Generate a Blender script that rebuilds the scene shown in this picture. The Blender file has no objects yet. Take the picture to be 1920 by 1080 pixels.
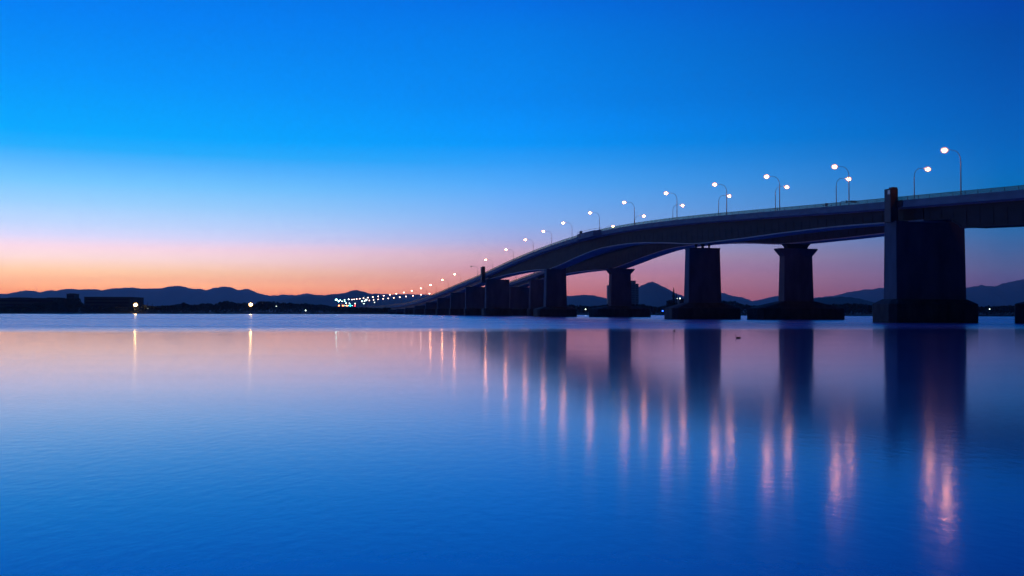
import bpy, bmesh, math, random
from mathutils import Vector, Matrix, noise
R = math.radians
random.seed(7)
scene = bpy.context.scene
COL = scene.collection

# ------------------------------------------------------------------ camera
F = 1900.0                      # focal length in pixels of a 1920 px wide picture
EYE = Vector((0, 0, 2.4))
PITCH, ROLL = R(1.354), 0.0031
fwd = Vector((0, math.cos(PITCH), math.sin(PITCH)))
right = Vector((math.cos(ROLL), 0, math.sin(ROLL)))
right = (right - fwd * right.dot(fwd)).normalized()
up = right.cross(fwd).normalized()
cam = bpy.data.cameras.new('camera')
cam.sensor_width = 36.0
cam.lens = F * 36.0 / 1920
cam.clip_start = 0.1
cam.clip_end = 60000
co = bpy.data.objects.new('camera', cam)
COL.objects.link(co)
m = Matrix((right, up, -fwd)).transposed().to_4x4()
m.translation = EYE
co.matrix_world = m
scene.camera = co

def at(px, py, Y):
    """world point seen at a pixel of the 1920x1080 photo, Y metres away"""
    d = fwd * F + right * (px - 960) - up * (py - 540)
    return EYE + d * (Y / d.y)

# ------------------------------------------------------------------ world: dusk sky
def lin(c):
    return tuple(((v / 255) / 12.92 if v / 255 <= 0.04045 else ((v / 255 + 0.055) / 1.055) ** 2.4) for v in c)
world = bpy.data.worlds.new('World')
scene.world = world
world.use_nodes = True
wt = world.node_tree
for n in list(wt.nodes): wt.nodes.remove(n)
N = lambda t, k: t.nodes.new(k)
def math_node(t, op, a=None, b=None, clamp=False):
    n = N(t, 'ShaderNodeMath'); n.operation = op; n.use_clamp = clamp
    for i, v in enumerate((a, b)):
        if v is None: continue
        if isinstance(v, (int, float)): n.inputs[i].default_value = v
        else: t.links.new(v, n.inputs[i])
    return n.outputs[0]
def ramp(t, fac, stops, interp='LINEAR'):
    n = N(t, 'ShaderNodeValToRGB'); cr = n.color_ramp; cr.interpolation = interp
    while len(cr.elements) > 1: cr.elements.remove(cr.elements[-1])
    cr.elements[0].position = stops[0][0]; cr.elements[0].color = (*stops[0][1], 1)
    for p, c in stops[1:]:
        e = cr.elements.new(p); e.color = (*c, 1)
    t.links.new(fac, n.inputs[0])
    return n.outputs[0]
def mix(t, fac, a, b, kind='MIX'):
    n = N(t, 'ShaderNodeMix'); n.data_type = 'RGBA'; n.blend_type = kind
    for i, v in ((0, fac), (6, a), (7, b)):
        if isinstance(v, (int, float)): n.inputs[i].default_value = v
        elif isinstance(v, tuple): n.inputs[i].default_value = (*v, 1)
        else: t.links.new(v, n.inputs[i])
    return n.outputs[2]
tc = N(wt, 'ShaderNodeTexCoord')
sx = N(wt, 'ShaderNodeSeparateXYZ'); wt.links.new(tc.outputs['Generated'], sx.inputs[0])
el = math_node(wt, 'ARCSINE', sx.outputs[2])
fac = math_node(wt, 'MULTIPLY', el, 180 / math.pi / 30.0, True)
az = math_node(wt, 'MULTIPLY', math_node(wt, 'ARCTAN2', sx.outputs[0], sx.outputs[1]), 180 / math.pi)
COMP = {30: [(2.8709, 0.6583, -0.0777), (2.923, 0.7709, -0.0055), (3.3343, 1.3714, 0.3639), (1.878, 1.0757, 0.4258), (1.204, 0.8461, 0.6759), (0.9682, 0.643, 0.6153), (0.539, 0.522, 0.6462), (0.3455, 0.4137, 0.5364), (0.1491, 0.2932, 0.4069), (0.0666, 0.2211, 0.3373), (0.0247, 0.1476, 0.2923), (-0.0035, 0.1051, 0.2374), (-0.0015, 0.0916, 0.2391), (-0.0, 0.0721, 0.1691), (-0.0, 0.0508, 0.1602), (-0.0, 0.0316, 0.0908), (-0.0, 0.0234, 0.1241), (-0.0, 0.0234, 0.1241), (-0.0, 0.0234, 0.1241)], 960: [(1.1062, 0.244, 0.0512), (1.408, 0.3235, 0.101), (1.5126, 0.4954, 0.3419), (0.7869, 0.312, 0.3438), (0.5584, 0.3227, 0.3412), (0.2533, 0.2665, 0.4298), (0.124, 0.2197, 0.3995), (0.0699, 0.1718, 0.3451), (0.0195, 0.1296, 0.2894), (0.0026, 0.0917, 0.2386), (-0.0018, 0.0691, 0.2046), (-0.0, 0.0634, 0.2127), (-0.0, 0.0382, 0.1149), (-0.0, 0.0346, 0.105), (-0.0, 0.0259, 0.0903), (-0.0, 0.0076, 0.1038), (-0.0, 0.0076, 0.1038), (-0.0, 0.0076, 0.1038)], 1890: [(0.2024, 0.0579, 0.1438), (0.2657, 0.1176, 0.2106), (0.2042, 0.1493, 0.3135), (0.1009, 0.119, 0.2202), (0.0394, 0.0875, 0.1856), (0.0099, 0.0738, 0.172), (-0.0035, 0.0605, 0.1454), (-0.0024, 0.0493, 0.1303), (-0.0, 0.0401, 0.1325), (-0.0, 0.0252, 0.0988), (-0.0, 0.0171, 0.0786), (-0.0, 0.0104, 0.0565), (-0.0, 0.0058, 0.0371), (-0.0, 0.0018, 0.0818), (-0.0, 0.0018, 0.0818), (-0.0, 0.0018, 0.0818)]}
def col_stops(rows, xpx):
    """rows: (y pixel, sRGB colour) down one column of the sky -> stops by elevation / 30 degrees"""
    out = []
    for i, (y, c) in enumerate(rows):
        d = (at(xpx, y, 1000) - EYE).normalized()
        k = COMP.get(xpx, [(0, 0, 0)] * 30)[i]; out.append((math.degrees(math.asin(d.z)) / 30.0, tuple(max(0.0, a + b) for a, b in zip(lin(c), k))))
    out.sort(key=lambda s: s[0])
    return out
SKY_L = [(580, (240, 138, 108)), (553, (248, 150, 118)), (530, (255, 182, 148)), (505, (255, 207, 179)), (480, (255, 220, 218)),
         (460, (248, 219, 237)), (440, (222, 219, 252)), (415, (192, 216, 255)), (375, (158, 210, 255)), (335, (119, 199, 255)), (300, (88, 184, 255)),
         (270, (45, 176, 255)), (240, (5, 170, 255)), (190, (0, 160, 255)), (130, (0, 149, 253)), (60, (0, 139, 249)), (0, (0, 131, 243)), (-130, (0, 112, 222)), (-400, (4, 80, 185))]
SKY_C = [(580, (180, 104, 118)), (553, (196, 116, 126)), (530, (200, 130, 146)), (505, (196, 142, 170)), (480, (196, 160, 188)),
         (450, (165, 171, 222)), (420, (138, 175, 237)), (385, (112, 173, 245)), (345, (82, 168, 249)), (305, (48, 157, 248)),
         (270, (6, 150, 250)), (240, (0, 145, 250)), (190, (0, 136, 244)), (130, (0, 130, 238)), (60, (0, 122, 231)), (0, (0, 114, 225)), (-130, (0, 95, 200)), (-400, (0, 64, 150))]
SKY_R = [(580, (84, 66, 118)), (553, (88, 74, 124)), (530, (86, 82, 134)), (500, (80, 92, 144)), (470, (68, 98, 154)),
         (435, (50, 104, 166)), (400, (30, 107, 175)), (350, (8, 108, 184)), (310, (0, 104, 188)), (260, (0, 98, 186)),
         (200, (0, 91, 182)), (130, (0, 84, 176)), (60, (0, 78, 170)), (0, (0, 73, 164)), (-130, (0, 60, 144)), (-400, (0, 40, 105))]
cl = ramp(wt, fac, col_stops(SKY_L, 30)); cc = ramp(wt, fac, col_stops(SKY_C, 960)); cr_ = ramp(wt, fac, col_stops(SKY_R, 1890))
mr1 = N(wt, 'ShaderNodeMapRange'); wt.links.new(az, mr1.inputs[0]); mr1.inputs[1].default_value = -26; mr1.inputs[2].default_value = 0
mr2 = N(wt, 'ShaderNodeMapRange'); wt.links.new(az, mr2.inputs[0]); mr2.inputs[1].default_value = 0; mr2.inputs[2].default_value = 26
sky = mix(wt, math_node(wt, 'POWER', mr1.outputs[0], 1.7), cl, cc)
sky = mix(wt, mr2.outputs[0], sky, cr_)
azd = math_node(wt, 'DIVIDE', math_node(wt, 'ABSOLUTE', math_node(wt, 'ADD', az, 15.0)), 195.0, True)
fall = ramp(wt, azd, [(0, (1, 1, 1)), (0.225, (1, 1, 1)), (0.27, (.65, .65, .68)), (0.33, (.33, .33, .36)), (0.42, (.08, .08, .11)), (0.55, (.012, .012, .025)), (1, (.01, .01, .02))])
sky = mix(wt, 1.0, sky, fall, 'MULTIPLY')
bg = N(wt, 'ShaderNodeBackground'); wt.links.new(sky, bg.inputs[0]); bg.inputs[1].default_value = 1.0
wo = N(wt, 'ShaderNodeOutputWorld'); wt.links.new(bg.outputs[0], wo.inputs[0])

scene.view_settings.view_transform = 'Standard'
scene.view_settings.look = 'None'
scene.view_settings.exposure = 0
scene.view_settings.gamma = 1
scene.render.engine = 'CYCLES'
scene.cycles.use_denoising = True
scene.cycles.max_bounces = 6
scene.cycles.volume_bounces = 0
scene.cycles.transparent_max_bounces = 12
scene.cycles.sample_clamp_indirect = 0
scene.cycles.caustics_reflective = True

# ------------------------------------------------------------------ materials
def new_mat(name):
    mt = bpy.data.materials.new(name); mt.use_nodes = True
    return mt, mt.node_tree, mt.node_tree.nodes['Principled BSDF']
def surf(name, color, rough=0.7, var=0.25, scale=0.6, stretch=(1, 1, 1), metal=0.0, bump=0.0):
    mt, t, p = new_mat(name)
    tcn = N(t, 'ShaderNodeTexCoord'); mp = N(t, 'ShaderNodeMapping'); t.links.new(tcn.outputs['Object'], mp.inputs[0])
    mp.inputs['Scale'].default_value = stretch
    nz = N(t, 'ShaderNodeTexNoise'); t.links.new(mp.outputs[0], nz.inputs[0]); nz.inputs['Scale'].default_value = scale; nz.inputs['Detail'].default_value = 5
    a = tuple(c * (1 - var) for c in color); b = tuple(min(1, c * (1 + var)) for c in color)
    c = ramp(t, nz.outputs[0], [(0.3, a), (0.7, b)])
    t.links.new(c, p.inputs['Base Color'])
    p.inputs['Roughness'].default_value = rough; p.inputs['Metallic'].default_value = metal
    if bump:
        bn = N(t, 'ShaderNodeBump'); bn.inputs['Strength'].default_value = bump; t.links.new(nz.outputs[0], bn.inputs['Height']); t.links.new(bn.outputs[0], p.inputs['Normal'])
    return mt
def glow(name, color, strength):
    mt, t, p = new_mat(name)
    p.inputs['Base Color'].default_value = (.6, .6, .6, 1)
    p.inputs['Emission Color'].default_value = (*color, 1)
    p.inputs['Emission Strength'].default_value = strength
    return mt
M = {}
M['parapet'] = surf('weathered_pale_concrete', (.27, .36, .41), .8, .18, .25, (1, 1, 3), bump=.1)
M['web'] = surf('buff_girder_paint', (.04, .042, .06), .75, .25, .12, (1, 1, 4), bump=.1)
M['warm_lit_web'] = surf('warm_lit_approach_girder', (.6, .46, .32), .75, .2, .12, (1, 1, 4))  # warm light on the far-left approach girder, put into its colour
M['soffit'] = surf('girder_soffit_paint', (.62, .62, .6), .6, .1, .2)
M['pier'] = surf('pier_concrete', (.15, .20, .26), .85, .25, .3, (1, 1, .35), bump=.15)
M['footing'] = surf('wet_stained_concrete', (.07, .07, .07), .8, .4, .5, (1, 1, .4), bump=.2)
M['tower'] = surf('dark_clad_panel', (.1, .1, .12), .6, .2, .5)
M['asphalt'] = surf('asphalt', (.05, .05, .05), .9, .2, 2)
M['steel'] = surf('galvanised_steel', (.42, .42, .44), .4, .1, 3, metal=.6)
M['dark_steel'] = surf('dark_painted_steel', (.04, .04, .045), .5, .2, 3)
M['foliage'] = surf('dark_foliage', (.045, .06, .03), .9, .5, .25)
M['bark'] = surf('bark', (.06, .045, .03), .9, .3, 2)
M['hill'] = surf('wooded_hillside', (.05, .065, .045), .95, .4, .004)
M['ground'] = surf('shore_ground', (.05, .05, .04), .95, .4, .05)
M['wall'] = surf('dark_building_wall', (.06, .06, .06), .8, .15, .2)
M['roof'] = surf('roof_sheet', (.08, .08, .09), .7, .2, .3)
M['window'] = surf('dark_window', (.03, .03, .04), .15, .1, 1)
M['tower_wall'] = surf('apartment_wall', (.3, .3, .31), .8, .1, .1)
M['feather'] = surf('dark_feather', (.03, .03, .03), .6, .3, 8)
M['hull'] = surf('boat_hull', (.3, .3, .32), .5, .1, 2)
M['car'] = surf('pale_car_paint', (.6, .56, .5), .3, .05, 1)
M['rubber'] = surf('rubber', (.02, .02, .02), .8, .1, 1)
M['lamp_glow'] = glow('lamp_warm_white', (1.0, .36, .16), 130)
M['lamp_far_glow'] = glow('lamp_dim_white', (1.0, .6, .45), 13)
M['lamp_off'] = surf('lamp_unlit_glass', (.4, .4, .4), .2, .1, 1)
M['flood_warm'] = glow('flood_amber', (1.0, .60, .22), 150)
M['white'] = glow('light_white', (.75, 1.0, .92), 16)
M['cyan_white'] = glow('light_cyan_white', (.40, 1.0, .92), 26)
M['small_white'] = glow('light_small_white', (.8, .95, .8), 10)
M['amber'] = glow('light_amber', (1.0, .6, .25), 14)
M['red'] = glow('light_red', (1.0, .03, .03), 14)
M['orange'] = glow('light_orange', (1.0, .2, .06), 14)
M['cyan'] = glow('light_cyan', (.02, .8, 1.0), 14)
M['blue'] = glow('light_blue', (.02, .1, 1.0), 12)
M['small_red'] = glow('reflector_pink', (1.0, .35, .3), 14)

def halo_mat(name, color, strength, alpha):
    mt = bpy.data.materials.new(name); mt.use_nodes = True; t = mt.node_tree
    for n_ in list(t.nodes): t.nodes.remove(n_)
    tr = N(t, 'ShaderNodeBsdfTransparent'); em = N(t, 'ShaderNodeEmission'); em.inputs[0].default_value = (*color, 1); em.inputs[1].default_value = strength
    mx = N(t, 'ShaderNodeMixShader'); mx.inputs[0].default_value = alpha; ou = N(t, 'ShaderNodeOutputMaterial')
    t.links.new(tr.outputs[0], mx.inputs[1]); t.links.new(em.outputs[0], mx.inputs[2]); t.links.new(mx.outputs[0], ou.inputs[0])
    return mt
M['halo'] = halo_mat('lamp_glare_halo', (1.0, .42, .30), 1.3, .45)  # glowing shell added round the lamps, standing in for their pink glare
M['halo_amber'] = halo_mat('amber_glare_halo', (1.0, .42, .06), .9, .4)  # same added shell, for the flare of the amber shore lamps
mt, t, p = new_mat('fence_glass')
p.inputs['Base Color'].default_value = (.16, .2, .22, 1); p.inputs['Roughness'].default_value = .35
tr = N(t, 'ShaderNodeBsdfTransparent'); tr.inputs[0].default_value = (.75, .9, .85, 1)
mx = N(t, 'ShaderNodeMixShader'); mx.inputs[0].default_value = .45
t.links.new(tr.outputs[0], mx.inputs[1]); t.links.new(p.outputs[0], mx.inputs[2]); t.links.new(mx.outputs[0], t.nodes['Material Output'].inputs[0])
M['glass'] = mt

# lake water
mt, t, p = new_mat('lake_water')
p.inputs['Base Color'].default_value = (.04, .19, .60, 1); p.inputs['Metallic'].default_value = .33
p.inputs['IOR'].default_value = 1.85
g = N(t, 'ShaderNodeNewGeometry'); sp = N(t, 'ShaderNodeSeparateXYZ'); t.links.new(g.outputs['Position'], sp.inputs[0])
# the breeze boundary: ruffled water beyond it, calm water in front
yb = math_node(t, 'ADD', math_node(t, 'MULTIPLY', sp.outputs[0], 0.30), 150.0)
mpn = N(t, 'ShaderNodeMapping'); t.links.new(g.outputs['Position'], mpn.inputs[0]); mpn.inputs['Scale'].default_value = (.006, .03, 1)
nb = N(t, 'ShaderNodeTexNoise'); t.links.new(mpn.outputs[0], nb.inputs[0]); nb.inputs['Scale'].default_value = 1; nb.inputs['Detail'].default_value = 4
dd = math_node(t, 'ADD', math_node(t, 'SUBTRACT', sp.outputs[1], yb), math_node(t, 'MULTIPLY', math_node(t, 'SUBTRACT', nb.outputs[0], .5), 44.0))
mk = N(t, 'ShaderNodeMapRange'); mk.interpolation_type = 'SMOOTHSTEP'; t.links.new(dd, mk.inputs[0]); mk.inputs[1].default_value = -34; mk.inputs[2].default_value = 24
mp2 = N(t, 'ShaderNodeMapping'); t.links.new(g.outputs['Position'], mp2.inputs[0]); mp2.inputs['Scale'].default_value = (.004, .012, 1)
n2 = N(t, 'ShaderNodeTexNoise'); t.links.new(mp2.outputs[0], n2.inputs[0]); n2.inputs['Scale'].default_value = 1; n2.inputs['Detail'].default_value = 5
mp3 = N(t, 'ShaderNodeMapping'); t.links.new(g.outputs['Position'], mp3.inputs[0]); mp3.inputs['Scale'].default_value = (.05, .25, 1)
n3 = N(t, 'ShaderNodeTexNoise'); t.links.new(mp3.outputs[0], n3.inputs[0]); n3.inputs['Scale'].default_value = 1; n3.inputs['Detail'].default_value = 5
nr = N(t, 'ShaderNodeMapRange'); t.links.new(sp.outputs[1], nr.inputs[0]); nr.inputs[1].default_value = 20; nr.inputs[2].default_value = 60; nr.inputs[3].default_value = .100; nr.inputs[4].default_value = .080
calm = math_node(t, 'ADD', nr.outputs[0], math_node(t, 'MULTIPLY', n3.outputs[0], .03))
far_ = N(t, 'ShaderNodeMapRange'); t.links.new(sp.outputs[1], far_.inputs[0]); far_.inputs[1].default_value = 350; far_.inputs[2].default_value = 800; far_.inputs[3].default_value = 0; far_.inputs[4].default_value = -.05
wind = math_node(t, 'ADD', math_node(t, 'ADD', .19, far_.outputs[0]), math_node(t, 'MULTIPLY', n2.outputs[0], .16))
rg = math_node(t, 'ADD', calm, math_node(t, 'MULTIPLY', mk.outputs[0], math_node(t, 'SUBTRACT', wind, calm)))
t.links.new(rg, p.inputs['Roughness'])
# small ripples, seen near the camera
mp4 = N(t, 'ShaderNodeMapping'); t.links.new(g.outputs['Position'], mp4.inputs[0]); mp4.inputs['Scale'].default_value = (5.0, 2.6, 1)
n4 = N(t, 'ShaderNodeTexNoise'); t.links.new(mp4.outputs[0], n4.inputs[0]); n4.inputs['Scale'].default_value = 1; n4.inputs['Detail'].default_value = 4; n4.inputs['Roughness'].default_value = .55
bn = N(t, 'ShaderNodeBump'); bn.inputs['Strength'].default_value = .5; bn.inputs['Distance'].default_value = .0036
fd = N(t, 'ShaderNodeMapRange'); t.links.new(sp.outputs[1], fd.inputs[0]); fd.interpolation_type = 'SMOOTHSTEP'; fd.inputs[1].default_value = 18; fd.inputs[2].default_value = 60; fd.inputs[3].default_value = .9; fd.inputs[4].default_value = .3
t.links.new(fd.outputs[0], bn.inputs['Strength'])
t.links.new(n4.outputs[0], bn.inputs['Height']); t.links.new(bn.outputs[0], p.inputs['Normal'])
M['water'] = mt

for k_ in ('halo', 'halo_amber', 'lamp_far_glow', 'white', 'cyan_white', 'small_white', 'amber', 'red', 'orange', 'cyan', 'blue', 'small_red'):
    M[k_].cycles.emission_sampling = 'NONE'       # faint or far lights: found by reflection rays alone
for k_ in ('lamp_glow', 'flood_warm'): M[k_].cycles.emission_sampling = 'FRONT'
# ------------------------------------------------------------------ mesh helpers
class MB:
    def __init__(s, origin=(0, 0, 0)): s.v = []; s.f = []; s.o = Vector(origin)
    def add(s, vs, fs):
        b = len(s.v); s.v += [Vector(v) for v in vs]; s.f += [tuple(b + i for i in f) for f in fs]
    def box(s, c, size, rz=0.0):
        cx, cy, cz = c; x, y, z = (d / 2 for d in size); ca, sa = math.cos(rz), math.sin(rz)
        vs = [(cx + ix * x * ca - iy * y * sa, cy + ix * x * sa + iy * y * ca, cz + iz * z) for ix in (-1, 1) for iy in (-1, 1) for iz in (-1, 1)]
        s.add(vs, [(0, 1, 3, 2), (4, 6, 7, 5), (0, 4, 5, 1), (2, 3, 7, 6), (0, 2, 6, 4), (1, 5, 7, 3)])
    def loft(s, rings, cap=True):
        n = len(rings[0]); vs = [v for r in rings for v in r]; fs = []
        for k in range(len(rings) - 1):
            for i in range(n):
                j = (i + 1) % n
                fs.append((k * n + i, k * n + j, (k + 1) * n + j, (k + 1) * n + i))
        if cap:
            fs.append(tuple(reversed(range(n)))); fs.append(tuple((len(rings) - 1) * n + i for i in range(n)))
        s.add(vs, fs)
    def tube(s, pts, rads, n=8):
        pts = [Vector(q) for q in pts]; rings = []
        for i, q in enumerate(pts):
            d = (pts[min(i + 1, len(pts) - 1)] - pts[max(i - 1, 0)]).normalized()
            a = d.orthogonal().normalized() if abs(d.x) > .001 or abs(d.y) > .001 else Vector((1, 0, 0))
            ref = Vector((0, 1, 0)) if abs(d.y) < .9 else Vector((1, 0, 0))
            a = (ref - d * ref.dot(d)).normalized(); b = d.cross(a)
            r = rads[i] if isinstance(rads, (list, tuple)) else rads
            rings.append([q + a * (r * math.cos(2 * math.pi * k / n)) + b * (r * math.sin(2 * math.pi * k / n)) for k in range(n)])
        s.loft(rings)
    def ball(s, c, r, nu=10, nv=6):
        rx, ry, rz = r if isinstance(r, (tuple, list)) else (r, r, r); c = Vector(c); rings = []
        for k in range(nv + 1):
            th = math.pi * (0.02 + .96 * k / nv)
            rings.append([c + Vector((rx * math.sin(th) * math.cos(2 * math.pi * i / nu), ry * math.sin(th) * math.sin(2 * math.pi * i / nu), -rz * math.cos(th))) for i in range(nu)])
        s.loft(rings)
    def build(s, name, mat, parent=None, smooth=False):
        me = bpy.data.meshes.new(name)
        me.from_pydata([v - s.o for v in s.v], [], s.f); me.update()
        if s.f and len(s.f) < 60000:
            bm = bmesh.new(); bm.from_mesh(me); bmesh.ops.recalc_face_normals(bm, faces=bm.faces); bm.to_mesh(me); bm.free()
        me.materials.append(M[mat] if isinstance(mat, str) else mat)
        if smooth:
            for q in me.polygons: q.use_smooth = True
        o = bpy.data.objects.new(name, me); COL.objects.link(o)
        if parent: o.parent = parent
        else: o.location = s.o
        return o
def tag(o, label=None, cat=None, group=None, kind=None):
    if label: o['label'] = label
    if cat: o['category'] = cat
    if group: o['group'] = group
    if kind: o['kind'] = kind
    return o
def empty(name, loc, rz=0.0):
    o = bpy.data.objects.new(name, None); COL.objects.link(o); o.location = loc; o.rotation_euler = (0, 0, rz)
    o.empty_display_size = .5
    return o
KIDS = {}
def kids(o): return [c for c in bpy.data.objects if c.parent == o]
def copy_tree(o, parent=None):
    c = o.copy(); COL.objects.link(c); c.parent = parent
    for ch in kids(o): copy_tree(ch, c)
    return c

# ------------------------------------------------------------------ water, land, hills
w = MB(); w.add([(-15500, -400, 0), (15500, -400, 0), (15500, 14600, 0), (-15500, 14600, 0)], [(0, 1, 2, 3)])
tag(w.build('water', 'water'), 'calm dusk lake with a wind ruffled band far out', kind='structure')

SHORE = [(-400, 588.0), (0, 588.0), (240, 588.2), (480, 588.3), (700, 588.7), (860, 589.5), (1060, 590.3), (1230, 590.8), (1400, 591.4), (1640, 592.3), (1880, 593.0), (2400, 594.6)]
def lerp(tab, x):
    if x <= tab[0][0]: return tab[0][1]
    for (a, b), (c, d) in zip(tab, tab[1:]):
        if x <= c: return b + (d - b) * (x - a) / (c - a)
    return tab[-1][1]
def horizon(px): return 584.9 + ROLL * (px - 960)
def shore_y(px): return 2.4 * F / (lerp(SHORE, px) - horizon(px))
LAND = .9
g_ = MB()
cols = list(range(-400, 2401, 20)); rows = []
for px in cols:
    Y = shore_y(px) + 6 * noise.noise(Vector((px * .02, 0, 0)))
    Xn = (px - 960) / F
    rows.append([(Xn * Y, Y, -.5), (Xn * (Y + 2.5), Y + 2.5, LAND * .7), (Xn * (Y + 14), Y + 14, LAND), (Xn * (Y + 400), Y + 400, LAND + .3), (Xn * 4500, 4500, 1.5), (Xn * 14500, 14500, 1.5)])
n = 6; vs = [v for r in rows for v in r]; fs = [(k * n + i, (k + 1) * n + i, (k + 1) * n + i + 1, k * n + i + 1) for k in range(len(rows) - 1) for i in range(n - 1)]
g_.add(vs, fs)
tag(g_.build('ground', 'ground'), 'low dark far shore of the lake', kind='structure')

def ridge(name, prof, Y, depth, step, rough, label):
    """a range of hills: crest heights read off along the range, with slopes running down to both sides"""
    b = MB(); x0, x1 = prof[0][0], prof[-1][0]; xs = []; x = x0
    while x <= x1: xs.append(x); x += step
    K = 15; vs = []
    for x in xs:
        yc = lerp(prof, x)
        yc += 1.5 * noise.fractal(Vector((x * .07, Y, 1)), .8, 2.1, 6); top = at(x, yc, Y); h = top.z
        for k in range(K):
            s_ = (k - 6) / 6 if k <= 6 else (k - 6) / 8
            wgt = (1 - abs(s_)) ** 1.2
            X = top.x * (1 + s_ * depth / Y * .6); Yy = Y + s_ * depth
            nn = noise.fractal(Vector((X * .0016, Yy * .0016, 3)), 1, 2.1, 5)
            z = h * wgt * (1 + rough * nn * (abs(s_) * 1.5 + .0)) + h * .012 * noise.noise(Vector((X * .012, Yy * .012, 9))) * (abs(s_) < 1)
            if abs(s_) >= 1: z = -1.5 + LAND
            vs.append((X, Yy, max(z, LAND - 1)))
    n = K; fs = [(k * n + i, (k + 1) * n + i, (k + 1) * n + i + 1, k * n + i + 1) for k in range(len(xs) - 1) for i in range(n - 1)]
    b.add(vs, fs)
    o = b.build(name, 'hill', smooth=True); tag(o, label, kind='structure'); return o
FAR = [(-300, 556), (-150, 549), (-60, 553), (0, 551), (10, 551.5), (22, 549), (40, 545.5), (55, 544.5), (66, 545.5), (75, 548), (84, 546), (95, 544), (105, 544.5), (118, 542.5), (130, 541.5), (145, 542.5), (160, 542), (170, 543), (180, 541), (191, 545), (203, 542), (220, 540), (240, 539.2), (254, 539.5), (264, 541.5), (280, 540.5), (292, 541), (303, 540.5), (314, 537.5), (327, 535.5), (338, 536.5), (350, 538), (360, 541.5), (372, 541.5), (386, 544), (400, 540), (412, 537.8), (424, 537), (436, 540.5), (446, 544), (455, 542), (466, 542.5), (476, 545.5), (487, 551), (497, 553.5), (510, 554), (525, 552), (540, 553), (555, 553.5), (575, 550), (590, 552.5), (620, 555), (700, 551), (760, 551.5), (815, 552.5), (900, 558), (1000, 557), (1060, 565), (1330, 562), (1340, 552), (1352, 549.5), (1362, 550), (1373, 555), (1392, 557), (1410, 564.5), (1425, 562), (1450, 556), (1462, 554), (1500, 560), (1530, 558.5), (1565, 554), (1590, 548), (1620, 543), (1640, 541.5), (1655, 540), (1700, 545), (1790, 541), (1815, 539), (1826, 537.5), (1840, 533.8), (1852, 535.5), (1866, 537.8), (1880, 531), (1900, 527.5), (1920, 523.5), (1960, 512), (2050, 520), (2200, 530), (2400, 545)]
ridge('hills', FAR, 11500, 2600, 2.5, .5, 'long far mountain range along the whole horizon')
NEAR = [(470, 575), (500, 570), (530, 562), (560, 556), (590, 552.5), (612, 553), (630, 551.5), (645, 549.5), (655, 546), (668, 544.2), (680, 546), (695, 550.5), (715, 555), (740, 560), (780, 563), (850, 570)]
ridge('hills', NEAR, 7000, 1500, 2.0, .5, 'rounded nearer hill rising behind the far end of the bridges')
MID = [(1020, 572), (1045, 560), (1062, 555.5), (1080, 554), (1095, 552.8), (1112, 553.5), (1128, 557), (1140, 561), (1165, 567), (1180, 563), (1195, 540), (1203, 535), (1213, 530.5), (1224, 528.3), (1236, 533), (1246, 538.5), (1258, 545), (1270, 551), (1285, 556), (1310, 564), (1340, 575)]
ridge('hills', MID, 7500, 1500, 2.0, .5, 'peaked dark mountain standing alone behind the middle piers')
LOW = [(1490, 575), (1525, 559.5), (1545, 557.5), (1570, 556.8), (1595, 557.5), (1615, 561), (1640, 567), (1670, 575)]
ridge('hills', LOW, 3200, 500, 2.5, .5, 'low wooded hill behind the far pier with the flared cap')

# far-off wood on the shore: one mass of leaf clumps
WOOD = [(-60, 577), (0, 577), (104, 566), (110, 560), (126, 562), (140, 560), (150, 562), (160, 575), (244, 577), (262, 575), (275, 573), (290, 575), (308, 574), (325, 573), (334, 571), (344, 568.5), (354, 572), (366, 573), (378, 570.5), (390, 569), (402, 573), (412, 568), (424, 566), (436, 567.5), (447, 570), (458, 568), (470, 573), (484, 567), (496, 566), (508, 566.5), (520, 569), (540, 568.5), (558, 571), (575, 570), (590, 572), (610, 573), (630, 576), (700, 578), (780, 577), (900, 576), (1060, 572), (1085, 574), (1110, 575), (1138, 572), (1150, 571), (1195, 572), (1206, 571), (1216, 574), (1232, 577), (1250, 573), (1262, 568), (1290, 566), (1345, 564), (1358, 565), (1366, 567), (1378, 565.5), (1386, 570), (1410, 574), (1440, 575), (1500, 572), (1530, 571), (1560, 572), (1600, 570), (1625, 572), (1640, 575), (1830, 576), (1860, 575), (1895, 574), (1935, 577), (2100, 573), (2300, 575)]
wd = MB()
def leaf(b, c, r):
    a = Vector((random.gauss(0, 1), random.gauss(0, 1), random.gauss(0, 1))).normalized(); u_ = a.orthogonal().normalized() * r; v_ = a.cross(u_).normalized() * r
    b.add([c + u_ * random.uniform(.7, 1.3), c + v_ * random.uniform(.5, 1.1), c - u_ * random.uniform(.7, 1.3), c - v_ * random.uniform(.5, 1.1)], [(0, 1, 2, 3)])
px = -60.0
while px < 2300:
    Y0 = shore_y(px) + 12
    for k in range(13):
        Y = Y0 + random.random() ** 1.5 * 90
        top = at(px, lerp(WOOD, px), Y).z
        top *= 1 + .16 * noise.noise(Vector((px * .12, Y * .03, 0))) + .08 * noise.noise(Vector((px * .5, Y * .03, 5)))
        z = LAND + (top - LAND) * random.random() ** .55
        leaf(wd, Vector(((px + random.uniform(-1, 1) - 960) / F * Y, Y, z)), random.uniform(.5, 1.0))
    px += .45
o = wd.build('woodland', 'foliage'); tag(o, 'dark belt of bushes and trees along the far shore', kind='stuff')

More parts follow.
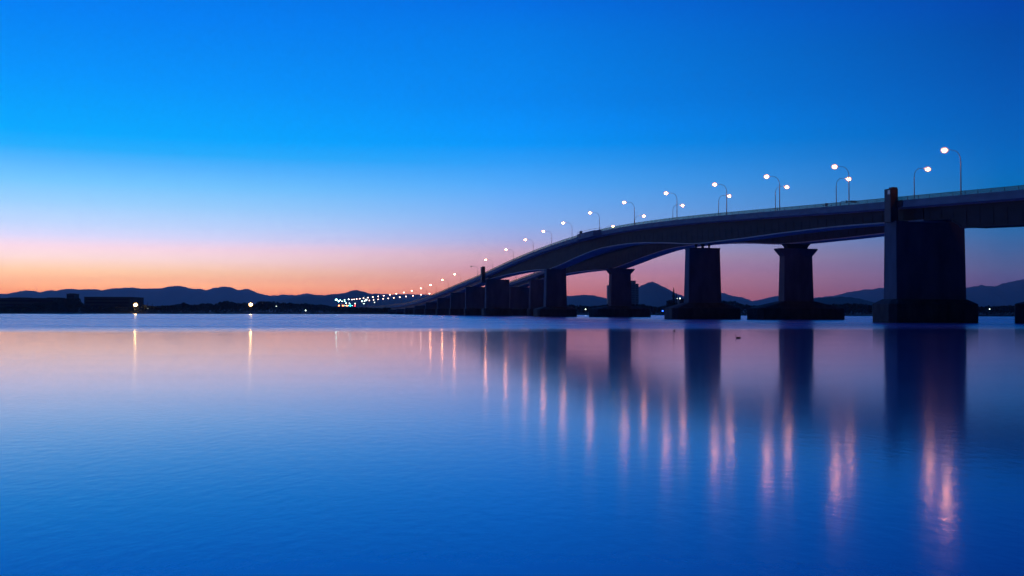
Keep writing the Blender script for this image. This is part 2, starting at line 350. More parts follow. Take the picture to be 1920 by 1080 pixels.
# ------------------------------------------------------------------ bridges
U = Vector((-.2827, .9592, 0)); V = Vector((.9592, .2827, 0))
B0 = Vector((170.9, 0, 0))
RZ = math.atan2(V.y, V.x)                  # local +X = across the bridge, away from the viewer
def P(t, v, z=0.0): q = B0 + U * t + V * v; q.z = z; return q
def t_of(Y, v): return (Y - V.y * v) / U.y
RAIL = [(-200, 12.0), (-60, 17.5), (60, 22.6), (140, 26.3), (213, 29.5), (232, 30.5), (273.5, 32.5), (307, 34.3), (339, 36.0), (375, 37.7), (413.6, 38.9), (451, 39.3), (486, 38.3), (525, 36.4), (583, 32.4), (640, 27.2), (706, 22.3), (773, 17.2), (843, 12.6), (900, 10.4), (955, 9.3), (1020, 8.5), (1082, 8.0), (1299, 6.8), (1500, 5.5)]
def pchip(tab):
    xs = [a for a, _ in tab]; ys = [b for _, b in tab]; n = len(xs)
    d = [(ys[i + 1] - ys[i]) / (xs[i + 1] - xs[i]) for i in range(n - 1)]
    ms = [d[0]] + [0 if d[i - 1] * d[i] <= 0 else 2 * d[i - 1] * d[i] / (d[i - 1] + d[i]) for i in range(1, n - 1)] + [d[-1]]
    def f(x):
        if x <= xs[0]: return ys[0] + ms[0] * (x - xs[0])
        if x >= xs[-1]: return ys[-1] + ms[-1] * (x - xs[-1])
        i = max(k for k in range(n - 1) if xs[k] <= x); h = xs[i + 1] - xs[i]; s_ = (x - xs[i]) / h
        return (2 * s_**3 - 3 * s_**2 + 1) * ys[i] + (s_**3 - 2 * s_**2 + s_) * h * ms[i] + (-2 * s_**3 + 3 * s_**2) * ys[i + 1] + (s_**3 - s_**2) * h * ms[i + 1]
    return f
rail0 = pchip(RAIL)
def rail(Y):      # smoothed deck line
    return sum(rail0(Y + d) * k for d, k in ((-30, 1), (-15, 2), (0, 3), (15, 2), (30, 1))) / 9
DEPTH = pchip([(-200, 8.3), (235, 8.3), (236, 6.2), (275, 6.5), (305, 7.6), (335, 9.1), (365, 10.1), (391, 9.0), (425, 8.0), (450, 8.1), (480, 9.6), (505, 11.3), (523, 12.0), (545, 10.2), (580, 7.8), (610, 6.0), (638, 4.8), (638.5, 4.8), (1500, 4.2)])
W = 11.8
PIER_DZ = {}
def build_bridge(v0, label, near):
    O = P(t_of(250, v0 + W / 2), v0 + W / 2, 0)
    root = empty('road_bridge', O); tag(root, label, 'bridge', 'twin road bridges crossing the lake')
    t0, t1 = -120.0, 1420.0
    ts = [t0 + i * 4.0 for i in range(int((t1 - t0) / 4) + 1)]
    def sweep(name, mat, prof, ts=ts, parent=root, smooth=False):
        b = MB(O); rings = []
        for t in ts:
            Y = P(t, v0).y; r = rail(Y)
            rings.append([P(t, v0 + v, z) for v, z in prof(Y, r)])
        b.loft(rings); return b.build(name, mat, parent, smooth)
    # slab with sloping wings
    sweep('deck', 'soffit', lambda Y, r: [(.25, r - 1.9), (W - .25, r - 1.9), (W - .25, r - 2.25), (9.4, r - 3.0), (2.4, r - 3.0), (.25, r - 2.25)])
    sweep('road_surface', 'asphalt', lambda Y, r: [(.9, r - 1.895), (.9, r - 1.82), (W - .9, r - 1.82), (W - .9, r - 1.895)])
    for side in (0, 1):
        f = (lambda v: v) if side == 0 else (lambda v: W - v)
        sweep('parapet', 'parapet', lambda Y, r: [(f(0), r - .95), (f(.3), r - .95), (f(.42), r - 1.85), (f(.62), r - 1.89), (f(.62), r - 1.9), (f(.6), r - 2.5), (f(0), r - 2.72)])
        rl = sweep('railing', 'dark_steel', lambda Y, r: [(f(.05), r - .07), (f(.05), r), (f(.17), r), (f(.17), r - .07)])
        sweep('glass_panel', 'glass', lambda Y, r: [(f(.1), r - .93), (f(.1), r - .08), (f(.13), r - .08), (f(.13), r - .93)], parent=rl)
        bm_ = bmesh.new(); bm_.from_mesh(rl.data); t = 0
        while t < 1350:
            Y = P(t, v0).y; r = rail(Y)
            mm = Matrix.Translation(P(t, v0 + f(.11), r - .5) - O) @ Matrix.Rotation(RZ, 4, 'Z') @ Matrix.Diagonal((.08, .08, .88, 1))
            bmesh.ops.create_cube(bm_, size=1.0, matrix=mm); t += 4
        bm_.to_mesh(rl.data); bm_.free()
    # box girder, split where spans change
    js = [t_of(y, v0) for y in (246.5, 638.5)]
    segs = [(t0, js[0]), (js[0] + .3, js[1]), (js[1] + .3, t1)]
    for a, c in segs:
        tt = [a] + [x for x in ts if a + .5 < x < c - .5] + [c]
        if a > 640:
            pass
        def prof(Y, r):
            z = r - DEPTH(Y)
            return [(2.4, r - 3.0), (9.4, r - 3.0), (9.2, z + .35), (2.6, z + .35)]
        gd = sweep('girder', 'warm_lit_web' if a > 640 else 'web', prof, tt)
        bm_ = bmesh.new(); bm_.from_mesh(gd.data); t = max(a, 0) + 3.0
        while t < min(c, 1300):
            Y = P(t, v0).y; r = rail(Y); z0 = r - DEPTH(Y) + .4; z1 = r - 3.05
            for v in (2.46, 9.34):
                mm = Matrix.Translation(P(t, v0 + v, (z0 + z1) / 2) - O) @ Matrix.Rotation(RZ, 4, 'Z') @ Matrix.Diagonal((.08, .04, z1 - z0, 1))
                bmesh.ops.create_cube(bm_, size=1.0, matrix=mm)
            t += 4.2
        bm_.to_mesh(gd.data); bm_.free()
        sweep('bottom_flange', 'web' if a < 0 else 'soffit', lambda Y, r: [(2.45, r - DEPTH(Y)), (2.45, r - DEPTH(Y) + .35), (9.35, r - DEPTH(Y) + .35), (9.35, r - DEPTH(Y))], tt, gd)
    # piers
    vc = v0 + W / 2
    def pier(Yc, wid, thk, zt, wb, style, foot, fz, roof, vshift=0.0):
        """wall pier. wid: across, thk: along; foot=(half length across, half width along)"""
        t = t_of(Yc, vc + vshift) + thk / 2; vv = vc + vshift
        if style == 'block': Ye = P(t, v0).y; zt = rail(Ye) - DEPTH(Ye) + .12
        def ring(hw, ht, z, ch=0.0):
            if ch: return [P(t + b_ * ht - (b_ * ch if k in (1,) else 0), vv + a_ * hw, z) for a_, b_, k in ((-1, -1, 0), (1, -1, 0), (1, 1, 0), (-1, 1, 0))]
            return [P(t + b_ * ht, vv + a_ * hw, z) for a_, b_ in ((-1, -1), (1, -1), (1, 1), (-1, 1))]
        b = MB(O); b.loft([ring(wb / 2, thk / 2 + .25, fz - .4), ring(wid / 2, thk / 2, zt)])
        # recessed joints show the casting lifts
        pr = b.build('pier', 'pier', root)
        if style == 'flared':
            c = MB(O); c.loft([ring(wid / 2 + .02, thk / 2 + .02, zt - .0), ring(wid / 2 + 2.1, thk / 2 + .25, zt + 2.3), ring(wid / 2 + 2.1, thk / 2 + .25, zt + 2.75)])
            c.build('pier_cap', 'pier', pr); top = zt + 2.75
        elif style == 'plain':
            c = MB(O); c.loft([ring(wid / 2 + .12, thk / 2 + .12, zt), ring(wid / 2 + .12, thk / 2 + .12, zt + .5)]); c.build('pier_cap', 'pier', pr); top = zt + .5
        else: top = zt
        Yp = P(t, vv).y; gb = rail(Yp) - DEPTH(Yp)
        if style == 'flared':
            q = MB(O); q.loft([ring(3.9, 1.2, top - .02), ring(4.3, 1.3, top + .5 * (gb - top)), ring(5.1, 1.5, gb + .05)]); q.build('bearing', 'dark_steel', pr)
        for dv in ((-2.6, 0, 2.6) if style == 'plain' else ()):
            q = MB(O); r_ = .75 if dv == 0 else .5
            q.loft([[P(t, vc + dv) + Vector((math.cos(k * .785) * r_ * s_, math.sin(k * .785) * r_ * s_, z)) for k in range(8)] for z, s_ in ((top - .02, .8), (top + .35 * (gb - top), .62), (top + .7 * (gb - top), 1.0), (gb + .01, 1.25))])
            q.build('bearing', 'dark_steel', pr)
        if foot:
            hx, hy = foot
            c = MB(O)
            def oct_(sx_, sy_, z, c_=.35):
                pts = [(-1, -1 + c_), (-1 + c_ * .25, -1), (1 - c_ * .25, -1), (1, -1 + c_), (1, 1 - c_), (1 - c_ * .25, 1), (-1 + c_ * .25, 1), (-1, 1 - c_)]
                return [P(t + q[1] * sy_, vv + q[0] * sx_, z) for q in pts]
            c.loft([oct_(hx, hy, -2), oct_(hx, hy, fz), oct_(hx - .25, hy - .25, fz + .18), oct_(wb / 2 + .8 if roof > 0 else hx - .5, thk / 2 + .8 if roof > 0 else hy - .5, fz + max(roof, .3))])
            c.build('footing', 'footing', pr)
        return pr
    if near:
        pier(254.6, 20.4, 4.6, rail(254) - 6.6, 20.8, 'block', (13.2, 4.8), 4.7, 1.2, vshift=3.2)
        pier(365.0, 12.1, 3.4, 25.25 , 13.2, 'plain', (13.6, 5.0), 3.9, 2.0)
        pier(523.0, 10.6, 3.6, 24.2, 11.6, 'plain', (10.8, 5.0), 3.8, 1.4)
        pier(638.0, 15.0, 3.0, rail(640) - 5.7, 15.4, 'block', (9.5, 4.0), 4.4, .3, vshift=2.0)
    else:
        pier(361.0, 11.2, 3.4, 22.6, 12.2, 'flared', (17.6, 5.5), 3.9, 2.6)
        pier(518.0, 10.6, 3.4, 22.0, 11.4, 'flared', (15.6, 5.5), 4.0, 1.6)
        pier(246.0, 13.0, 4.4, rail(250) - 6.6, 13.4, 'block', (12.5, 4.0), 4.7, 1.2)
        pier(640.0, 17.0, 3.0, rail(640) - 5.7, 17.4, 'block', (9.5, 4.0), 4.4, .3)
    Yk = 684.0
    while Yk < 1270:
        if rail(Yk) - DEPTH(Yk) > 2.2:
            pier(Yk, 13.6 if near else 17.0, 1.5, rail(Yk + 2) - DEPTH(Yk) - .05, 13.8 if near else 17.2, 'block', (7.6 if near else 9.0, 2.6) if Yk < 1000 else None, 4.2 if Yk < 900 else 1.6, .3)
        Yk += 43.0
    Yk = 207.0
    while Yk > -60:
        pier(Yk, 9.6, 2.0, rail(Yk + 2) - DEPTH(Yk) - .05, 9.8, 'block', (6.5, 3.0), 3.4, .3); Yk -= 43.0
    if near:
        # parapet towers at the two ends of the main spans
        for Yk, hgt, hl in ((254.3, 2.0, 1.2), (640.0, 3.4, 1.5)):
            t = t_of(Yk, v0); r = rail(Yk)
            b = MB(O); z0 = r - 6.4; z1 = r + hgt
            b.box(P(t, v0 - .75, (z0 + z1) / 2), (2.2, hl * 2, z1 - z0), RZ)
            b.box(P(t - hl * .45, v0 - .55, z1 + .12), (1.5, hl * 1.1, .5), RZ)
            tw = b.build('parapet_tower', 'tower', root)
            c = MB(O); c.box(P(t - hl * .5, v0 - 1.87, r + hgt - .9), (.06, hl * .8, 1.0), RZ); c.build('louvre', 'steel', tw)
            d = MB(O); d.box(P(t - hl - 1.1, v0 - .12, r - 1.9), (.24, 2.2, 1.7), RZ); d.build('tower_shade', 'tower', tw)  # dark slab standing in for the tower's shade across the parapet
        # viewing balcony near the crest
        ta, tb = t_of(446, v0), t_of(474, v0)
        tt = [ta + (tb - ta) * k / 14 for k in range(15)]
        def bal(z0, z1, va, vb):
            def f_(Y, r):
                q = min(1.0, min(Y - 445.9, 474.1 - Y) / 4.0)
                return [(-va * q, r + z0), (-va * q, r + z1), (-vb * q, r + z1), (-vb * q, r + z0)]
            return f_
        bb = sweep('viewing_balcony', 'parapet', bal(-2.9, -2.5, 2.4, -.05), tt)
        sweep('balcony_wall', 'parapet', bal(-2.49, -.35, 2.4, 2.2), tt, bb)
        sweep('handrail', 'steel', bal(.35, .47, 2.34, 2.24), tt, bb)
        c = MB(O)
        t = tt[10]; c.box(P(t, v0 - 2.0, rail(P(t, v0).y) - .6), (.9, 1.4, 2.9), RZ)
        c.build('post', 'tower', bb)
        b = MB(O)
        t = t_of(283, v0); b.box(P(t, v0 + .5, rail(283) - .35), (.5, .7, .9), RZ)
        b.build('cabinet', 'dark_steel', root)
    return root
build_bridge(0.0, 'nearer dark road bridge rising to the right, its tall lamps reaching left', True)
build_bridge(30.2, 'farther road bridge half hidden behind the nearer one, on piers with flared caps', False)

# ------------------------------------------------------------------ street lamps on the bridges
def make_lamp(lit, far=False):
    root = empty('street_lamp', (0, 0, 0))
    H = 12.9; pts = []; rad = []
    for k in range(9): pts.append((0, 0, .6 + k * 1.2)); rad.append(.18 - .009 * k)
    z0 = pts[-1][2]
    b = MB(); b.tube(pts, rad, 8); b.build('pole', 'steel', root, True)
    a = MB(); ap = [(0, 0, z0 - .02)]; ar = [.086]
    for k in range(1, 9):
        th = k / 8 * math.pi / 2; ap.append((2.1 * (1 - math.cos(th)), 0, z0 + 2.55 * math.sin(th))); ar.append(.085 - .003 * k)
    ap.append((3.0, 0, z0 + 2.6)); ar.append(.055); ap.append((3.9, 0, z0 + 2.62)); ar.append(.05)
    a.tube(ap, ar, 8); a.build('arm', 'steel', root, True)
    c = MB(); c.tube([(0, 0, -.1), (0, 0, .55), (0, 0, .75)], [.26, .25, .16], 8); c.build('base', 'dark_steel', root)
    h = MB(); zz = z0 + 2.66
    h.loft([[(x, y * wd_, zz + z_ * ht) for y, z_ in ((-1, -.2), (-.7, .8), (.7, .8), (1, -.2))] for x, wd_, ht in ((3.8, .12, .12), (4.2, .34, .24), (4.9, .38, .26), (5.35, .2, .1))])
    hd = h.build('lamp_head', 'steel', root)
    d = MB(); d.ball((4.72, 0, zz - .22), (.62, .5, .46), 8, 4); d.build('diffuser', ('lamp_far_glow' if far else 'lamp_glow') if lit else 'lamp_off', hd, True)
    if lit and not far:
        d = MB(); d.ball((4.72, 0, zz - .22), (.98, .8, .76), 12, 8); d.build('glare_halo', 'halo', hd, True)
    return root
protos = {'near': make_lamp(True), 'far': make_lamp(True, True), 'off': make_lamp(False)}
used = set()
ORD = 'first second third fourth fifth sixth seventh eighth ninth tenth eleventh twelfth thirteenth fourteenth fifteenth sixteenth seventeenth eighteenth nineteenth twentieth'.split()
ORD += ['twenty-' + o for o in ORD[:9]] + ['thirtieth'] + ['thirty-' + o for o in ORD[:9]]
def place_lamp(v, Y, rz, label, group, lit=True):
    k = 'off' if not lit else ('far' if Y > 840 else 'near')
    o = protos[k] if k not in used else copy_tree(protos[k])
    used.add(k)
    o.location = P(t_of(Y, v), v, rail(Y) - 1.82); o.rotation_euler = (0, 0, rz)
    tag(o, label, 'street lamp', group)
NL = [1767, 1562, 1435, 1338, 1247, 1169, 1105, 1055, 1018, 984, 948, 910, 883, 852, 829, 807, 789, 772, 757, 743, 731, 719.5, 709, 699, 690, 681.7, 674.6, 668.8, 664, 660]
for i, x in enumerate(NL):
    Y = F * 177.6 / (x - 400); lit = x != 883
    if lit: lb = 'lit lamp on the nearer bridge with its arm reaching left, %s from the right' % ORD[i]
    else: lb = 'the one unlit street lamp, on the nearer bridge left of the small parapet tower'
    place_lamp(10.95, Y, RZ + math.pi, lb, 'street lamps of the nearer bridge', lit)
FL = [1745, 1595, 1478, 1369, 1281, 1208, 1150]
fy = [F * 207.6 / (x - 400) for x in FL]
y_ = fy[-1]
while y_ < 925: y_ += 38.5; fy.append(y_)
fy = [y for y in fy if y < 880] + [F * 207.6 / (x - 400) for x in (805, 789, 774, 761, 749.5, 738, 727.5, 718, 709, 700.5, 692.5)]
for i, Y in enumerate(fy):
    place_lamp(30.85, Y, RZ, 'lit lamp on the farther bridge with its arm reaching right, %s from the right' % ORD[i], 'street lamps of the farther bridge')

# cantilever road sign beside the farther bridge's second lamp
Y = F * 203 / 1173; v = 31.4; q = P(t_of(Y, v), v, rail(Y) - 1.82)
rt = empty('road_sign', q, RZ); tag(rt, 'small cantilever road sign seen edge-on beside the second pair of bridge lamps', 'road sign')
b = MB(); b.tube([(0, 0, 0), (0, 0, 4.6), (.5, 0, 5.1), (2.0, 0, 5.25), (5.2, 0, 5.25)], [.13, .12, .1, .08, .07], 8); b.build('mast', 'dark_steel', rt, True)
b = MB(); b.box((2.2, -.12, 4.95), (.5, .12, .9)); b.build('sign_panel', 'dark_steel', rt)
b = MB(); b.box((4.9, -.12, 5.1), (2.3, .12, .75)); b.build('sign_panel', 'dark_steel', rt)

# delivery van on the low part of the nearer bridge
Y = 873; v = 1.9 + 2; q = P(t_of(Y, v), v, rail(Y) - 1.81)
rt = empty('van', q, RZ + math.pi / 2); tag(rt, 'pale high-roofed van driving on the low left part of the nearer bridge', 'van')
b = MB(); b.loft([[(x, y * 1.0, z) for y, z in ((-1, .45), (1, .45), (1, h1), (.9, h2), (-.9, h2), (-1, h1))] for x, h1, h2 in ((-3.0, 2.6, 2.9), (1.5, 2.6, 2.9), (2.3, 1.6, 1.9), (3.0, 1.2, 1.35))]); bd = b.build('body', 'car', rt)
b = MB(); b.box((1.2, -1.01, 2.0), (1.2, .03, .6)); b.build('window', 'window', rt)
for x in (-2, 2):
    for s_ in (-1, 1):
        b = MB(); b.tube([(x, s_ * .78, .42), (x, s_ * 1.03, .42)], .42, 12); b.build('wheel', 'rubber', rt)

# ------------------------------------------------------------------ buildings on the far shore
def ground_z(): return LAND + .1
def building(name, x0, x1, ytop, Y, depth, label, cat, wall='wall', floors=3, bays=8, extras=()):
    a, c = at(x0, ytop, Y), at(x1, ytop, Y); zt = a.z; wdt = c.x - a.x
    O = Vector(((a.x + c.x) / 2, Y + depth / 2, LAND - .4))
    rt = empty(name, O); tag(rt, label, cat)
    h = zt - O.z
    b = MB(); b.box((0, 0, h / 2), (wdt, depth, h)); b.build('wall', wall, rt)
    b = MB(); b.box((0, 0, h + .2), (wdt + .8, depth + .8, .4)); b.build('roof', 'roof', rt)
    fh = (h - 2) / floors
    for i in range(floors):
        b = MB(); b.box((0, -depth / 2 - .03, 1.6 + fh * (i + .5)), (wdt * .92, .1, fh * .4))
        b.build('window_band', 'window', rt)
    for (ex, ew, ey) in extras:
        c_ = at(ex, ey, Y); hh = c_.z - O.z - h
        b = MB(); b.box((c_.x - O.x, 0, h + .4 + hh / 2), (ew, depth * .5, hh)); b.build('rooftop_block', wall, rt)
    return rt
building('long_hall', -60, 106, 559.2, 985, 40, 'long flat dark hall at the left edge of the photo', 'building', floors=3, bays=20, extras=((20, 14, 558.2), (88, 9, 558.4)))
building('tower_block', 125, 138.5, 551.5, 1010, 12, 'small dark tower standing above the roofs between the two long halls', 'building', floors=5, bays=2, extras=((131, 4, 550.8),))
building('long_hall', 158, 244.5, 557.3, 990, 36, 'long flat-roofed dark hall just left of the bright shore lamp', 'building', floors=4, bays=12)
b = MB(Vector(at(150, 560, 992)));
a0 = at(148, 562, 992); 
building('apartment_tower', 1140, 1147, 535, 2300, 30, 'low dark wing of flats left of the flared middle pier', 'apartment block', 'tower_wall', 14, 2)
building('apartment_tower', 1146, 1192, 526.3, 2305, 28, 'tall block of flats behind the flared middle pier, before the peaked mountain', 'apartment block', 'tower_wall', 18, 8, extras=((1165, 16, 524.5),))
building('apartment_tower', 1191, 1197.3, 532.3, 2310, 26, 'narrow stepped block of flats at the right of the tall one', 'apartment block', 'tower_wall', 16, 2)
building('waterside_house', 1274, 1292, 561, 800, 10, 'low dark house with two lights left of the tall plain pier', 'house', floors=2, bays=3)

# individual trees
def tree(x, ytop, Y, wpx, label, conifer=False):
    top = at(x, ytop, Y); h = top.z - LAND; r = wpx / 2 * Y / F
    rt = empty('conifer_tree' if conifer else 'broadleaf_tree', (top.x, Y, LAND)); tag(rt, label, 'tree')
    b = MB(); b.tube([(0, 0, -.5), (.05 * r, 0, h * .4), (0, .1, h * .8)], [h * .03, h * .02, h * .008], 7)
    for k in range(5):
        an = k * 2.4; z = h * (.3 + .1 * k); b.tube([(0, 0, z), (math.cos(an) * r * .6, math.sin(an) * r * .6, z + h * .12)], [h * .01, h * .004], 5)
    b.build('trunk', 'bark', rt)
    c = MB(); nleaf = 900
    for _ in range(nleaf):
        if conifer:
            s_ = random.random() ** .7; z = h * (1 - .85 * s_); rr = r * s_ * (.75 + .25 * math.sin(z / h * 40)) * math.sqrt(random.random())
            an = random.uniform(0, 6.283); q = Vector((rr * math.cos(an), rr * math.sin(an), z))
        else:
            while True:
                d = Vector((random.uniform(-1, 1), random.uniform(-1, 1), random.uniform(-1, 1)))
                if d.length <= .85 + .3 * noise.noise(d * 2.2 + Vector((x, 0, 0))): break
            q = Vector((d.x * r, d.y * r, h * .62 + d.z * h * .4))
        leaf(c, q, r * .09 + .12)
    c.build('crown', 'foliage', rt)
tree(1263, 539, 790, 14, 'tall pointed conifer rising above the shore before the peaked mountain', True)
tree(1268.3, 549, 790, 8, 'small pointed conifer just right of the tall conifer', True)
tree(1256, 561, 800, 17, 'round bushy tree just left of the tall conifer')
tree(344, 567.5, 1000, 17, 'small rounded tree between the two bright amber shore lamps')
tree(424, 565, 1000, 30, 'widest rounded tree on the shore, a little left of the right bright shore lamp')
tree(496, 564.8, 1000, 28, 'broad dark tree a little right of the right bright shore lamp')
tree(1204, 570, 850, 14, 'small rounded tree at the foot of the flats')
tree(1362, 565, 840, 12, 'rounded shore tree just right of the tall plain pier')
tree(112, 558.5, 1000, 16, 'low tree in the gap between the left hall and the small tower')
tree(144, 558.5, 1000, 12, 'low tree at the foot of the small tower')

# ------------------------------------------------------------------ lights on the shore
def shore_light(x, y, Y, r, mat, label, cat='lamp', name='shore_lamp', group=None, pole=True):
    c = at(x, y, Y); rt = empty(name, (c.x, Y, LAND - .3)); tag(rt, label, cat, group); h = c.z - LAND + .3
    b = MB(); b.tube([(0, .3, 0), (0, .3, h - r * .5)], [.14, .09], 6); b.build('pole', 'dark_steel', rt)
    b = MB(); b.tube([(0, r * 1.05, h), (0, r * 1.25, h)], r * 1.3, 14); b.box((0, r * .5, h + r * 1.1), (r * 2.2, r * 1.2, r * .3)); hd = b.build('lamp_head', 'dark_steel', rt)  # back disc added to keep the lamp's light off the halls behind
    b = MB(); b.ball((0, 0, h), (r, r * .9, r * .85), 8, 5); b.build('diffuser', mat, hd, True)
    if mat == 'flood_warm': b = MB(); b.ball((0, 0, h), (r * 1.6, r * 1.0, r * 1.5), 14, 8); b.build('glare_halo', 'halo_amber', hd, True)
shore_light(254, 571.5, 850, 1.25, 'flood_warm', 'very bright amber lamp on the shore just right of the long hall')
shore_light(470, 571, 850, 1.25, 'flood_warm', 'very bright amber lamp on the shore between two rounded trees')
for x, y, mt_, r, lb in ((17, 581.3, 'small_white', .5, 'small white light leftmost on the shore under the left hall'), (43, 577.2, 'small_white', .75, 'white light on the shore under the left hall, larger than its left neighbour'),
        (151, 581.2, 'small_white', .25, 'faint light under the long hall left of the bright amber lamp'), (277, 578.3, 'small_white', .5, 'small white light just right of the left bright amber lamp'),
        (319, 573.5, 'small_white', .5, 'small white light midway between the two bright amber lamps'), (389, 571.4, 'amber', .2, 'faint light among the trees left of the widest tree'), (518, 574, 'small_white', .25, 'faint light among trees right of the right amber lamp'),
        (1098, 580, 'small_white', .4, 'pale green-white light low on the shore between the nearer bridge piers'), (1855.5, 579.6, 'small_white', .3, 'white light on the shore right of the broad pier')):
    shore_light(x, y, 945 if x < 700 else 850, r, mt_, lb)
shore_light(1242.5, 583, 830, .5, 'blue', 'faint blue light by the water left of the conifers')
shore_light(1274.7, 559.6, 797, .42, 'small_white', 'white light above the waterside house by the conifers')
shore_light(1269.3, 559.4, 797, .2, 'small_white', 'faint white light just left of the white one above the waterside house')
CL = [(630.5, 562, 2.3, 'cyan_white', 'brightest cyan-white floodlight at the left end of the light cluster'), (635, 564.8, 1.5, 'cyan_white', 'floodlight just below and right of the brightest cyan-white one'),
      (638, 562.6, .8, 'cyan_white', 'third floodlight right of the brightest cyan-white one'), (641.3, 564.8, .9, 'white', 'pale light right of the cyan-white floodlights'),
      (646, 562, .9, 'cyan_white', 'upper of two stacked cyan-white lights in the cluster'), (646.2, 564.9, .8, 'cyan_white', 'lower of two stacked cyan-white lights in the cluster'),
      (653.7, 561.2, 1.2, 'white', 'round white light high in the cluster left of the bridge lamps'), (649, 568.6, 1.0, 'white', 'left one of the pair of white lights above the red lights'),
      (655.3, 568.8, 1.0, 'white', 'right one of the pair of white lights above the red lights'), (666, 569, .9, 'white', 'white light above the rightmost red light'),
      (617.5, 577, .9, 'small_white', 'white light lowest and leftmost of the cluster'), (632, 575.6, .9, 'white', 'white light below the leftmost orange signal'), (639.5, 576, .7, 'white', 'white light below the row of signals, right of its twin'),
      (678.6, 565, 1.2, 'white', 'white light just left of the large white cluster light'), (686.6, 562.3, 2.0, 'white', 'largest white light, amid the first bridge lamps'),
      (683.5, 564.8, 1.1, 'white', 'white light touching the largest white light from below'), (682, 569.4, .9, 'white', 'white light below the largest white light'), (702.3, 567, 1.0, 'small_white', 'lone blue-white light under the rows of bridge lamps'),
      (646.6, 573, .6, 'white', 'small white light between the orange signals'), (653.2, 573.4, .7, 'white', 'small white light between orange and cyan signals'), (660.4, 573, .5, 'white', 'small white light between the cyan and the red signal')]
for x, y, r, mt_, lb in CL: shore_light(x, y, 1340, r * .5, mt_, lb, 'floodlight' if r > 1 else 'lamp', 'floodlight' if r > 1 else 'shore_lamp')
for x, y, mt_, lb in ((635.5, 573, 'orange', 'leftmost orange-red signal light of the row at the bridge end'), (643, 573, 'orange', 'second orange-red signal light of the row at the bridge end'), (650.5, 573, 'orange', 'third orange-red signal light, next to the cyan one'),
                      (657, 573, 'cyan', 'cyan-green signal light in the row at the bridge end'), (665.5, 573, 'red', 'deep red signal light at the right end of the row')):
    c = at(x, y, 1330); rt = empty('traffic_light', (c.x, 1330, LAND - .3)); tag(rt, lb, 'traffic light'); h = c.z - LAND + .3
    b = MB(); b.tube([(0, .5, 0), (0, .5, h + .5)], [.12, .1], 6); b.build('pole', 'dark_steel', rt)
    b = MB(); b.box((0, .35, h), (3.4, .4, 1.3)); hs = b.build('housing', 'dark_steel', rt)
    for k in (-1, 0, 1):
        b = MB(); b.ball((k * 1.05, 0, h), (.42, .3, .42) if k else (.85, .4, .8), 8, 5); b.build('lens', mt_ if k == 0 else 'dark_steel', hs, True)

# two thin masts left of the trees
for x, y, lb in ((277, 567, 'thin utility pole with crossarm just right of the left bright lamp'), (285.5, 569, 'second thin utility pole, slightly shorter, right of the first')):
    c = at(x, y, 980); rt = empty('utility_pole', (c.x, 980, LAND - .3)); tag(rt, lb, 'utility pole'); h = c.z - LAND + .3
    b = MB(); b.tube([(0, 0, 0), (0, 0, h)], [.2, .14], 6); b.build('pole', 'dark_steel', rt)
    b = MB(); b.box((0, 0, h - 1.0), (2.2, .14, .14)); b.box((0, 0, h - 1.9), (1.6, .14, .14)); b.build('crossarm', 'dark_steel', rt)

# ------------------------------------------------------------------ boat, birds, stake
c = at(573.5, 587.5, 900); rt = empty('motor_boat', (c.x, 900, 0)); tag(rt, 'small dark motor boat with a white lamp lying off the far shore', 'boat')
b = MB(); b.loft([[(x, -w_, 1.0 + s_), (x, w_, 1.0 + s_), (x, w_ * .7, .1), (x, 0, -.25), (x, -w_ * .7, .1)] for x, w_, s_ in ((-3.4, 1.0, 0), (-1, 1.2, 0), (1.5, 1.05, .1), (3.0, .5, .3), (3.8, .05, .45))]); b.build('hull', 'hull', rt)
b = MB(); b.loft([[(x0, -.8, 1.0), (x0, .8, 1.0), (x1, .65, 2.3), (x1, -.65, 2.3)] for x0, x1 in ((-1.8, -1.6), (1.2, .7))]); cb = b.build('cabin', 'hull', rt)
b = MB(); b.box((-.4, -.77, 1.75), (1.4, .04, .5)); b.build('window', 'window', cb)
b = MB(); b.tube([(-.3, 0, 2.3), (-.3, 0, 3.0)], .05, 6); b.build('mast', 'dark_steel', rt)
b = MB(); b.ball((-.3, 0, 3.1), .4, 8, 5); b.build('lamp', 'small_white', rt, True)

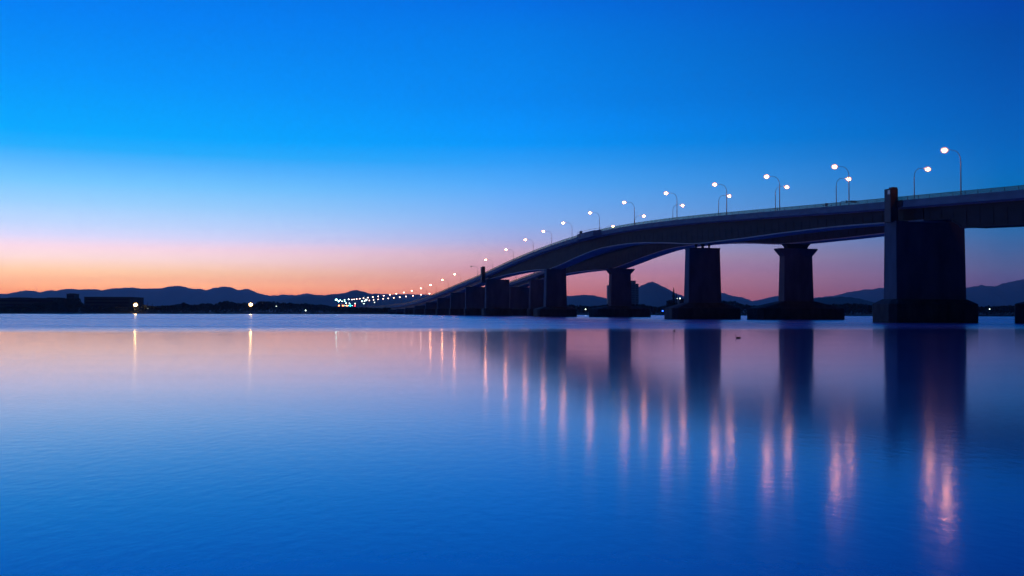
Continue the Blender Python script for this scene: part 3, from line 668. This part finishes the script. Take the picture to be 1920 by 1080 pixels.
def bird(loc, rz, sc, label):
    rt = empty('water_bird', loc, rz); tag(rt, label, 'bird'); rt.scale = (sc, sc, sc)
    chain = [((.30, 0, .05), .018), ((.22, 0, .05), .05), ((.08, 0, .045), .085), ((-.08, 0, .045), .085), ((-.17, 0, .07), .05), ((-.20, 0, .15), .022), ((-.195, 0, .25), .018), ((-.2, 0, .31), .022), ((-.235, 0, .325), .026), ((-.265, 0, .32), .014), ((-.33, 0, .31), .005)]
    me = bpy.data.meshes.new('body'); me.from_pydata([c_[0] for c_ in chain], [(i, i + 1) for i in range(len(chain) - 1)], []); me.materials.append(M['feather'])
    o = bpy.data.objects.new('body', me); COL.objects.link(o); o.parent = rt
    sk = o.modifiers.new('skin', 'SKIN')
    for i, (_, r_) in enumerate(chain): me.skin_vertices[0].data[i].radius = (r_, r_)
    me.skin_vertices[0].data[2].use_root = True
    sb = o.modifiers.new('subd', 'SUBSURF'); sb.levels = sb.render_levels = 2
    b = MB(); b.ball((.06, -.085, .075), (.15, .02, .05), 8, 5); b.build('wing', 'feather', rt, True)
    b = MB(); b.ball((.06, .085, .075), (.15, .02, .05), 8, 5); b.build('wing', 'feather', rt, True)
Y = 2.4 * F / (634.0 - horizon(1383)); c = at(1383.5, 634, Y)
bird((c.x, Y, 0), 0.1, 1.0, 'long-necked dark water bird swimming left of the flared pier reflection')
Y = 2.4 * F / (621.0 - horizon(1264)); c = at(1264.5, 621, Y)
bird((c.x, Y, 0), 1.75, 1.15, 'distant dark water bird seen end-on, left of the plain pier reflection')

# ------------------------------------------------------------------ air
hz = MB(); hz.box((0, 7050, 220), (31600, 15300, 442))
mt = bpy.data.materials.new('dusk_haze'); mt.use_nodes = True; t = mt.node_tree
for n_ in list(t.nodes): t.nodes.remove(n_)
pv = N(t, 'ShaderNodeVolumePrincipled'); pv.inputs['Color'].default_value = (.65, .82, 1, 1); pv.inputs['Density'].default_value = 9e-5; pv.inputs['Anisotropy'].default_value = .3
ou = N(t, 'ShaderNodeOutputMaterial'); t.links.new(pv.outputs[0], ou.inputs['Volume'])
hm = hz.build('haze', mt); tag(hm, 'thin blue evening haze over the lake', kind='stuff')
